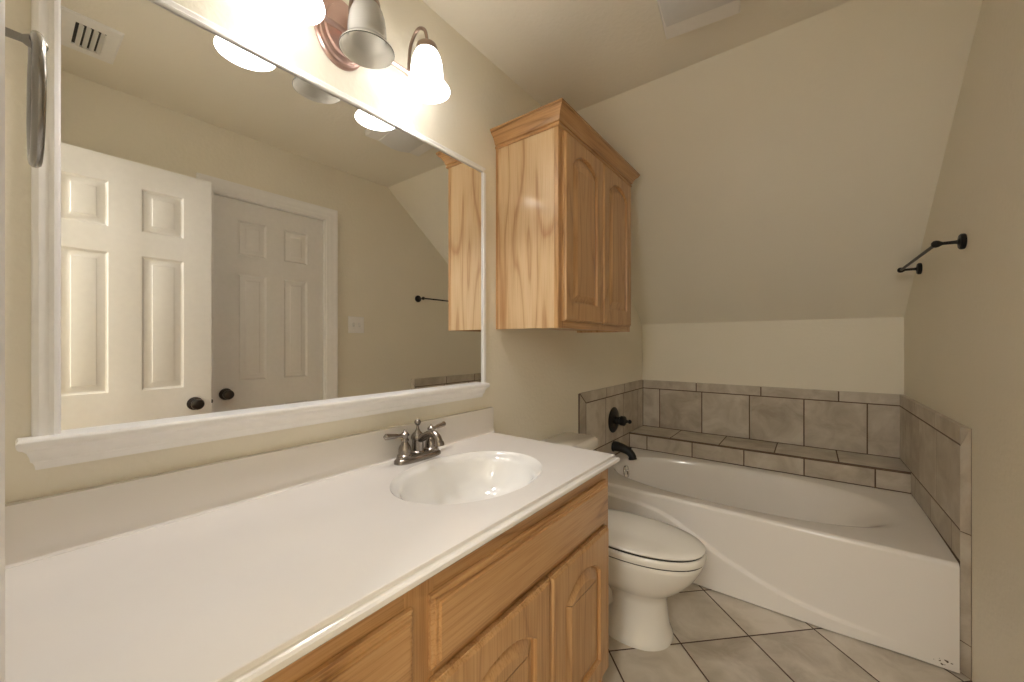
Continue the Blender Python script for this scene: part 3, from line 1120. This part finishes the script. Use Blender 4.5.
# ------------------------------------------------------------------ bathtub
tub = thing('bathtub', 'white alcove bathtub with a sweeping curve on its apron', 'bathtub', (0, 2.02, 0))
ZTB = 0.391
TX0, TX1, TY0, TY1 = 0.010, W - 0.0105, 2.085, YLG + 0.0
BCX, BCY, BA, BB = 0.755, 2.482, 0.685, 0.342
NT = 160
bm = NB()
rings = [rect_ring(TX0, TX1, TY0, TY1, ZTB, BCX, BCY, BA, BB, NT, 2.4)]
# (left x, right x, inset from front and back, depth): steep at the drain end, a long easy slope at the other
TUBS = [(0.070, 1.440, 0.0, 0.0), (0.074, 1.428, 0.004, -0.001), (0.081, 1.405, 0.009, -0.004), (0.086, 1.388, 0.013, -0.010), (0.091, 1.362, 0.018, -0.022), (0.096, 1.325, 0.023, -0.045),
        (0.104, 1.275, 0.031, -0.09), (0.116, 1.215, 0.042, -0.16), (0.130, 1.155, 0.056, -0.23), (0.150, 1.10, 0.078, -0.285), (0.180, 1.05, 0.105, -0.315), (0.24, 0.97, 0.15, -0.328), (0.35, 0.85, 0.22, -0.331)]
for xl, xr, db, dz in TUBS:
    rings.append(ell((xl + xr) / 2, BCY, (xr - xl) / 2, BB - db, ZTB + dz, NT, 2.4))
add_loft(bm, rings, False, True)
obj('tub_shell', bm, M['tub'], tub, 50)

CURVE = [(-0.05, 0.336), (0.26, 0.334), (0.387, 0.326), (0.505, 0.302), (0.632, 0.242), (0.804, 0.156), (0.994, 0.090), (1.129, 0.063), (1.251, 0.050), (1.376, 0.042), (1.6, 0.035)]


def curve_z(x):
    # smooth (Catmull-Rom) interpolation of the apron's sweep
    for i in range(len(CURVE) - 1):
        if x <= CURVE[i + 1][0]:
            x0, z0 = CURVE[i]
            x1, z1 = CURVE[i + 1]
            t = (x - x0) / (x1 - x0)
            zm = CURVE[max(i - 1, 0)]
            zp = CURVE[min(i + 2, len(CURVE) - 1)]
            m0 = (z1 - zm[1]) / max(1e-6, x1 - zm[0]) * (x1 - x0)
            m1 = (zp[1] - z0) / max(1e-6, zp[0] - x0) * (x1 - x0)
            return (2 * t ** 3 - 3 * t * t + 1) * z0 + (t ** 3 - 2 * t * t + t) * m0 + (-2 * t ** 3 + 3 * t * t) * z1 + (t ** 3 - t * t) * m1
    return CURVE[-1][1]


def sstep(t):
    t = min(1, max(0, t))
    return t * t * (3 - 2 * t)


bm = NB()
NX, NZ = 260, 120
grid = []
for j in range(NZ + 1):
    z = 0.004 + 0.371 * j / NZ
    r_ = []
    for i in range(NX + 1):
        x = TX0 + (TX1 - TX0) * i / NX
        cz_ = curve_z(x)
        sl = abs(curve_z(x + 0.01) - curve_z(x - 0.01)) / 0.02
        dperp = (cz_ - z) / math.sqrt(1 + sl * sl)
        p = 0.013 * sstep((dperp + 0.008) / 0.017) * (1 - sstep((x - 1.12) / 0.30))
        r_.append(bm.verts.new((x, 2.070 - p, z)))
    grid.append(r_)
for ang in (18, 36, 54, 72, 90):
    r_ = []
    for i in range(NX + 1):
        x = TX0 + (TX1 - TX0) * i / NX
        r_.append(bm.verts.new((x, 2.086 - 0.016 * math.cos(R(ang)), 0.375 + 0.016 * math.sin(R(ang)))))
    grid.append(r_)
for j in range(len(grid) - 1):
    for i in range(NX):
        bm.faces.new((grid[j][i], grid[j][i + 1], grid[j + 1][i + 1], grid[j + 1][i]))
# returns at both ends and a back so that the apron is solid
for i in (0, NX):
    col = [g[i] for g in grid]
    back = [bm.verts.new((v.co.x, 2.095, v.co.z)) for v in col]
    for j in range(len(col) - 1):
        bm.faces.new((col[j], col[j + 1], back[j + 1], back[j]))
obj('apron', bm, M['apron'], tub, 60)
bm = NB()
add_lathe(bm, (0.110, 2.560, 0.312), (1, 0, 0.14), [(0.042, -0.004), (0.042, 0.004), (0.039, 0.008), (0.024, 0.010), (0.0, 0.0105)], 32)
ov = obj('overflow_plate', bm, M['chrome'], tub, 40, label='chrome overflow plate')
bm = NB()
add_box(bm, (0.118, 2.555, 0.294), (0.131, 2.565, 0.324), 0.003)
obj('trip_lever', bm, M['chrome'], ov, 40)
bm = NB()
add_lathe(bm, (0.34, 2.482, 0.0605), (0, 0, 1), [(0.035, 0), (0.035, 0.003), (0.028, 0.004), (0.0, 0.003)], 28)
obj('drain', bm, M['chrome'], tub, 40)

# ------------------------------------------------------------------ shower valve and tub spout
YVV = 2.585
val = thing('shower_valve', 'black round shower valve handle on the tiled wall', 'shower valve', (0.0095, YVV, 0.645))
bm = NB()
add_lathe(bm, (0.0092, YVV, 0.645), (1, 0, 0), [(0.088, 0), (0.088, 0.004), (0.081, 0.009), (0.056, 0.014), (0.034, 0.018), (0.0, 0.019)], 40)
obj('escutcheon', bm, M['black'], val, 40)
bm = NB()
add_lathe(bm, (0.025, YVV, 0.645), (1, 0, 0), [(0.028, 0), (0.026, 0.030), (0.026, 0.034), (0.033, 0.038), (0.033, 0.064), (0.026, 0.071), (0.014, 0.074), (0.010, 0.082), (0.0095, 0.090), (0.0145, 0.095), (0.0145, 0.104), (0.007, 0.112), (0.0, 0.113)], 24)
obj('handle', bm, M['black'], val, 40)
spo = thing('tub_spout', 'black curved tub spout above the overflow plate', 'tub spout', (0.0095, YVV, 0.458))
bm = NB()
add_lathe(bm, (0.009, YVV, 0.460), (1, 0, 0), [(0.036, 0), (0.036, 0.006), (0.031, 0.012), (0.0, 0.013)], 28)
obj('flange', bm, M['black'], spo, 40)
bm = NB()
sp = smooth_path([(0.012, YVV, 0.463), (0.05, YVV, 0.462), (0.09, YVV, 0.454), (0.122, YVV, 0.439), (0.141, YVV, 0.418), (0.146, YVV, 0.395)], 7)
n = len(sp)
add_tube(bm, sp, [0.034 - 0.009 * sstep(i / (n - 1) * 1.3) + (0.003 if i > n - 4 else 0) for i in range(n)], 24)
obj('spout_body', bm, M['black'], spo, 40)
bm = NB()
add_lathe(bm, (0.126, YVV, 0.455), (0.3, 0, 1), [(0.006, 0), (0.005, 0.010), (0.008, 0.013), (0.008, 0.018), (0.0, 0.020)], 16)
obj('diverter_knob', bm, M['black'], spo, 40)

# ------------------------------------------------------------------ toilet
TYC = 1.608
toi = thing('toilet', 'white two piece toilet with its lid closed beside the vanity', 'toilet', (0.42, TYC, 0))


TZ = 0.897


def egg(xb, xf, hw, z, n=72, ex=2.15, yc=TYC):
    z *= TZ
    """elongated outline: blunt back, long rounded nose"""
    xm = xb + (xf - xb) * 0.42
    out = []
    for i in range(n):
        t = 2 * PI * i / n
        c, s2 = math.cos(t), math.sin(t)
        a = (xf - xm) if c > 0 else (xm - xb)
        e = ex if c > 0 else 2.6
        out.append((xm + a * math.copysign(abs(c) ** (2 / e), c), yc + hw * math.copysign(abs(s2) ** (2 / e), s2), z))
    return out


bm = NB()
BW = [(0.0, 0.395, 0.664, 0.126), (0.012, 0.395, 0.664, 0.126), (0.022, 0.398, 0.661, 0.122), (0.06, 0.405, 0.651, 0.100), (0.12, 0.42, 0.645, 0.091), (0.17, 0.42, 0.642, 0.088), (0.20, 0.40, 0.650, 0.095), (0.225, 0.36, 0.676, 0.118),
      (0.25, 0.33, 0.702, 0.138), (0.28, 0.30, 0.728, 0.156), (0.31, 0.275, 0.750, 0.161), (0.34, 0.26, 0.766, 0.169), (0.365, 0.25, 0.776, 0.173), (0.380, 0.248, 0.779, 0.174), (0.386, 0.25, 0.776, 0.172)]
add_loft(bm, [egg(xb, xf, hw, z, ex=2.25) for z, xb, xf, hw in BW])
obj('bowl', bm, M['porc'], toi, 50)
bm = NB()
# trapway at the back of the pedestal and the shelf that carries the tank
TW = [(0.0, 0.10, 0.46, 0.098), (0.02, 0.10, 0.46, 0.096), (0.035, 0.11, 0.45, 0.075), (0.10, 0.115, 0.45, 0.062), (0.17, 0.12, 0.45, 0.060), (0.24, 0.10, 0.45, 0.078), (0.30, 0.06, 0.45, 0.105), (0.35, 0.035, 0.42, 0.125), (0.384, 0.03, 0.40, 0.13)]
add_loft(bm, [egg(xb, xf, hw, z, ex=3) for z, xb, xf, hw in TW])
sp = smooth_path([(0.44, TYC, 0.10), (0.36, TYC, 0.16), (0.29, TYC, 0.24), (0.22, TYC, 0.23), (0.19, TYC, 0.15), (0.19, TYC, 0.05)], 7)
add_tube(bm, sp, 0.080, 24)
obj('trapway', bm, M['porc'], toi, 50)
bm = NB()
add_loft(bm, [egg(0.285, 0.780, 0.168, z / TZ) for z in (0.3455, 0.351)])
obj('seat_gap_shade', bm, M['gap'], toi, 50)  # dark slab paints the shade in the gap under the seat ring
bm = NB()
add_loft(bm, [egg(0.275 + d, 0.786 - d, 0.175 - d, z / TZ) for d, z in ((0.006, 0.350), (0.001, 0.353), (0.0, 0.362), (0.001, 0.374), (0.005, 0.379))])
obj('seat_ring', bm, M['seat'], toi, 50)
bm = NB()
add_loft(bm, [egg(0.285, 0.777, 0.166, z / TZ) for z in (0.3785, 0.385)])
obj('lid_gap_shade', bm, M['gap'], toi, 50)  # dark slab paints the shade between seat ring and lid
bm = NB()
add_loft(bm, [egg(0.270 + d, 0.783 - d, 0.167 - d, z / TZ) for d, z in ((0.006, 0.3845), (0.001, 0.386), (0.0, 0.390), (0.004, 0.3945), (0.03, 0.398), (0.045, 0.400), (0.09, 0.4012), (0.14, 0.4015))])
obj('seat_lid', bm, M['seat'], toi, 50)
for sg in (-1, 1):
    bm = NB()
    add_lathe(bm, (0.272, TYC + sg * 0.075, 0.342), (0, 0, 1), [(0.016, 0), (0.016, 0.050), (0.012, 0.060), (0.0, 0.063)], 20)
    obj('lid_hinge', bm, M['seat'], toi, 40)
    bm = NB()
    add_lathe(bm, (0.40, TYC + sg * 0.100, 0.012), (0, 0, 1), [(0.014, 0), (0.013, 0.012), (0.008, 0.018), (0.0, 0.020)], 18)
    obj('bolt_cap', bm, M['porc'], toi, 40)


def rbox_ring(x0, x1, hw, z, rad, n=10):
    TYC = 1.636
    out = []
    for cx_, cy_, a0 in ((x1 - rad, TYC + hw - rad, 0), (x0 + rad, TYC + hw - rad, 90), (x0 + rad, TYC - hw + rad, 180), (x1 - rad, TYC - hw + rad, 270)):
        for i in range(n + 1):
            t = R(a0 + 90 * i / n)
            out.append((cx_ + rad * math.cos(t), cy_ + rad * math.sin(t), z))
    return out


bm = NB()
add_loft(bm, [rbox_ring(0.035, 0.185, 0.185, 0.344, 0.03), rbox_ring(0.03, 0.192, 0.195, 0.395, 0.035), rbox_ring(0.025, 0.205, 0.215, 0.52, 0.04), rbox_ring(0.022, 0.212, 0.256, 0.648, 0.04)])
obj('tank', bm, M['porc'], toi, 40)
bm = NB()
add_loft(bm, [rbox_ring(0.014, 0.222, 0.272, 0.645, 0.04), rbox_ring(0.012, 0.224, 0.275, 0.650, 0.04), rbox_ring(0.012, 0.224, 0.275, 0.676, 0.04), rbox_ring(0.016, 0.220, 0.271, 0.685, 0.04), rbox_ring(0.026, 0.21, 0.261, 0.690, 0.035)])
obj('tank_lid', bm, M['porc'], toi, 40)
bm = NB()
add_lathe(bm, (0.208, TYC - 0.15, 0.605), (1, 0, 0), [(0.014, 0), (0.014, 0.006), (0.008, 0.009), (0.008, 0.016)], 20)
add_tube(bm, [(0.222, TYC - 0.155, 0.606), (0.224, TYC - 0.12, 0.602), (0.224, TYC - 0.08, 0.596)], [0.007, 0.006, 0.008], 12)
obj('flush_handle', bm, M['chrome'], toi, 40, label='chrome flush handle')

# ------------------------------------------------------------------ towel bar and towel ring
bar = thing('towel_bar', 'black towel bar on the right wall above the bathtub', 'towel bar', (W, 2.37, 1.53))
BARZ = 1.550
bar_pts = ((2.131, 'mount'), (2.784, 'mount'))
for y, nm in bar_pts:
    bm = NB()
    add_lathe(bm, (W - 0.0005, y, BARZ), (-1, 0, 0), [(0.027, 0), (0.0285, 0.003), (0.0285, 0.010), (0.025, 0.014), (0.012, 0.016), (0.0075, 0.019), (0.0062, 0.026), (0.006, 0.056), (0.0085, 0.060), (0.012, 0.066), (0.0135, 0.073), (0.012, 0.080), (0.006, 0.085), (0.0, 0.0855)], 28)
    obj('wall_mount', bm, M['black'], bar, 40)
bm = NB()
add_tube(bm, [(W - 0.073, 2.131, BARZ), (W - 0.073, 2.784, BARZ)], 0.006, 18)
obj('rail', bm, M['black'], bar, 40)

skew(bar)

RX, RZ = 0.30, 1.569
rng = thing('towel_ring', 'pewter towel ring hanging on the wall left of the mirror', 'towel ring', (RX, YN, RZ))
bm = NB()
add_lathe(bm, (RX, YN, RZ), (0, 1, 0), [(0.026, 0), (0.026, 0.004), (0.022, 0.008), (0.010, 0.011), (0.0055, 0.015), (0.005, 0.036), (0.008, 0.041), (0.0105, 0.047), (0.009, 0.053), (0.004, 0.057), (0.0, 0.058)], 28)
obj('wall_post', bm, M['pewter_dark'], rng, 40)
bm = NB()
rc = Vector((RX, YN + 0.047, RZ - 0.076))
add_tube(bm, [rc + Vector((0.077 * math.sin(2 * PI * i / 64), 0, 0.077 * math.cos(2 * PI * i / 64))) for i in range(64)], 0.0058, 14, loop=True)
obj('ring', bm, M['pewter_dark'], rng, 60)

# ------------------------------------------------------------------ ceiling fan cover and air register
fan = thing('exhaust_fan', 'white exhaust fan cover on the ceiling near the slope', 'ceiling fan vent', (0.78, 1.44, H))
FCX, FCY, FA = 0.795, 1.425, R(7.0)


def fpl(u, v, d):
    """fan cover frame: u across, v towards the slope, d below the ceiling"""
    return (FCX + u * math.cos(FA) - v * math.sin(FA), FCY + u * math.sin(FA) + v * math.cos(FA), H - d)


FH, FV = 0.125, 0.175
bm = NB()
# housing: raised rim round the edge, seen from below
o = [(-FH, -FV), (FH, -FV), (FH, FV), (-FH, FV)]
rings = [[fpl(u, v, d) for u, v in inset_poly(o, i)] for i, d in ((0, 0.0), (0.0, 0.028), (0.004, 0.034), (0.010, 0.036))]
add_loft(bm, rings, False, True)
obj('cover_rim', bm, M['plastic'], fan, 30)
bm = NB()
prof = []
NV = 16
for i in range(NV + 1):
    v = -FV + 0.075 + (2 * FV - 0.15) * i / NV
    prof.append((v, 0.038 + 0.016 * math.sin(PI * i / NV)))
rings = [[fpl(u, v, d) for v, d in prof] + [fpl(u, prof[-1][0], 0.030), fpl(u, prof[0][0], 0.030)] for u in (-FH + 0.012, FH - 0.012)]
add_loft(bm, rings)
obj('curved_lens', bm, M['lens'], fan, 50, label='curved grey grille')

reg = thing('air_register', 'white louvred air register on the ceiling above the open door', 'air vent', (1.19, 0.215, H))
bm = NB()
rx0, rx1, ry0, ry1 = 1.060, 1.335, 0.115, 0.295
gx0, gx1, gy0, gy1 = 1.112, 1.285, 0.170, 0.252


def q4(x0, x1, y0, y1, z):
    return [(x0, y0, z), (x1, y0, z), (x1, y1, z), (x0, y1, z)]


add_loft(bm, [q4(rx0, rx1, ry0, ry1, H - 0.0005), q4(rx0, rx1, ry0, ry1, H - 0.003), q4(rx0 + 0.008, rx1 - 0.008, ry0 + 0.008, ry1 - 0.008, H - 0.008), q4(gx0, gx1, gy0, gy1, H - 0.008), q4(gx0, gx1, gy0, gy1, H - 0.001)], False, False)
obj('register_frame', bm, M['plastic'], reg, 25)
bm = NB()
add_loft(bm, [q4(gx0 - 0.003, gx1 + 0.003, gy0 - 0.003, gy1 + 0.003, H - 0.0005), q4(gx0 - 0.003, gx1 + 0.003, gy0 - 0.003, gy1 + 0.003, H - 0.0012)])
obj('duct_shade_sheet', bm, M['dark'], reg, 0)  # thin dark sheet paints the shade behind the louvres
for i in range(4):
    y = gy0 + 0.012 + i * 0.0195
    bm = NB()
    pr_ = [(y - 0.002, H - 0.0015), (y, H - 0.0015), (y + 0.010, H - 0.012), (y + 0.008, H - 0.013)]
    add_loft(bm, [[(x, yy, z) for yy, z in pr_] for x in (gx0 + 0.001, gx1 - 0.001)])
    obj('louvre', bm, M['plastic'], reg, 0)

# ------------------------------------------------------------------ light switch
sw = thing('light_switch', 'white double light switch plate beside the closed door', 'light switch', (W, 1.574, 1.311))
bm = NB()
o = [(1.513, 1.251), (1.636, 1.251), (1.636, 1.371), (1.513, 1.371)]
rings = [[(W - h, u, v) for u, v in inset_poly(o, d)] for d, h in ((0, 0.0003), (0, 0.003), (0.002, 0.005), (0.005, 0.006))]
add_loft(bm, rings, True, True)
obj('plate', bm, M['plastic'], sw, 30)
for y in (1.551, 1.597):
    bm = NB()
    add_box(bm, (W - 0.0075, y - 0.008, 1.296), (W - 0.0055, y + 0.008, 1.326), 0.0005, mi=1)  # greyer slot plate, the slot's shading is put into its colour
    add_loft(bm, [[(W - 0.007, y - 0.004, 1.306), (W - 0.007, y + 0.004, 1.306), (W - 0.007, y + 0.004, 1.317), (W - 0.007, y - 0.004, 1.317)],
                  [(W - 0.018, y - 0.0035, 1.314), (W - 0.018, y + 0.0035, 1.314), (W - 0.017, y + 0.0035, 1.322), (W - 0.017, y - 0.0035, 1.322)]])
    obj('toggle', bm, [M['plastic'], M['lens']], sw, 25)
skew(sw)
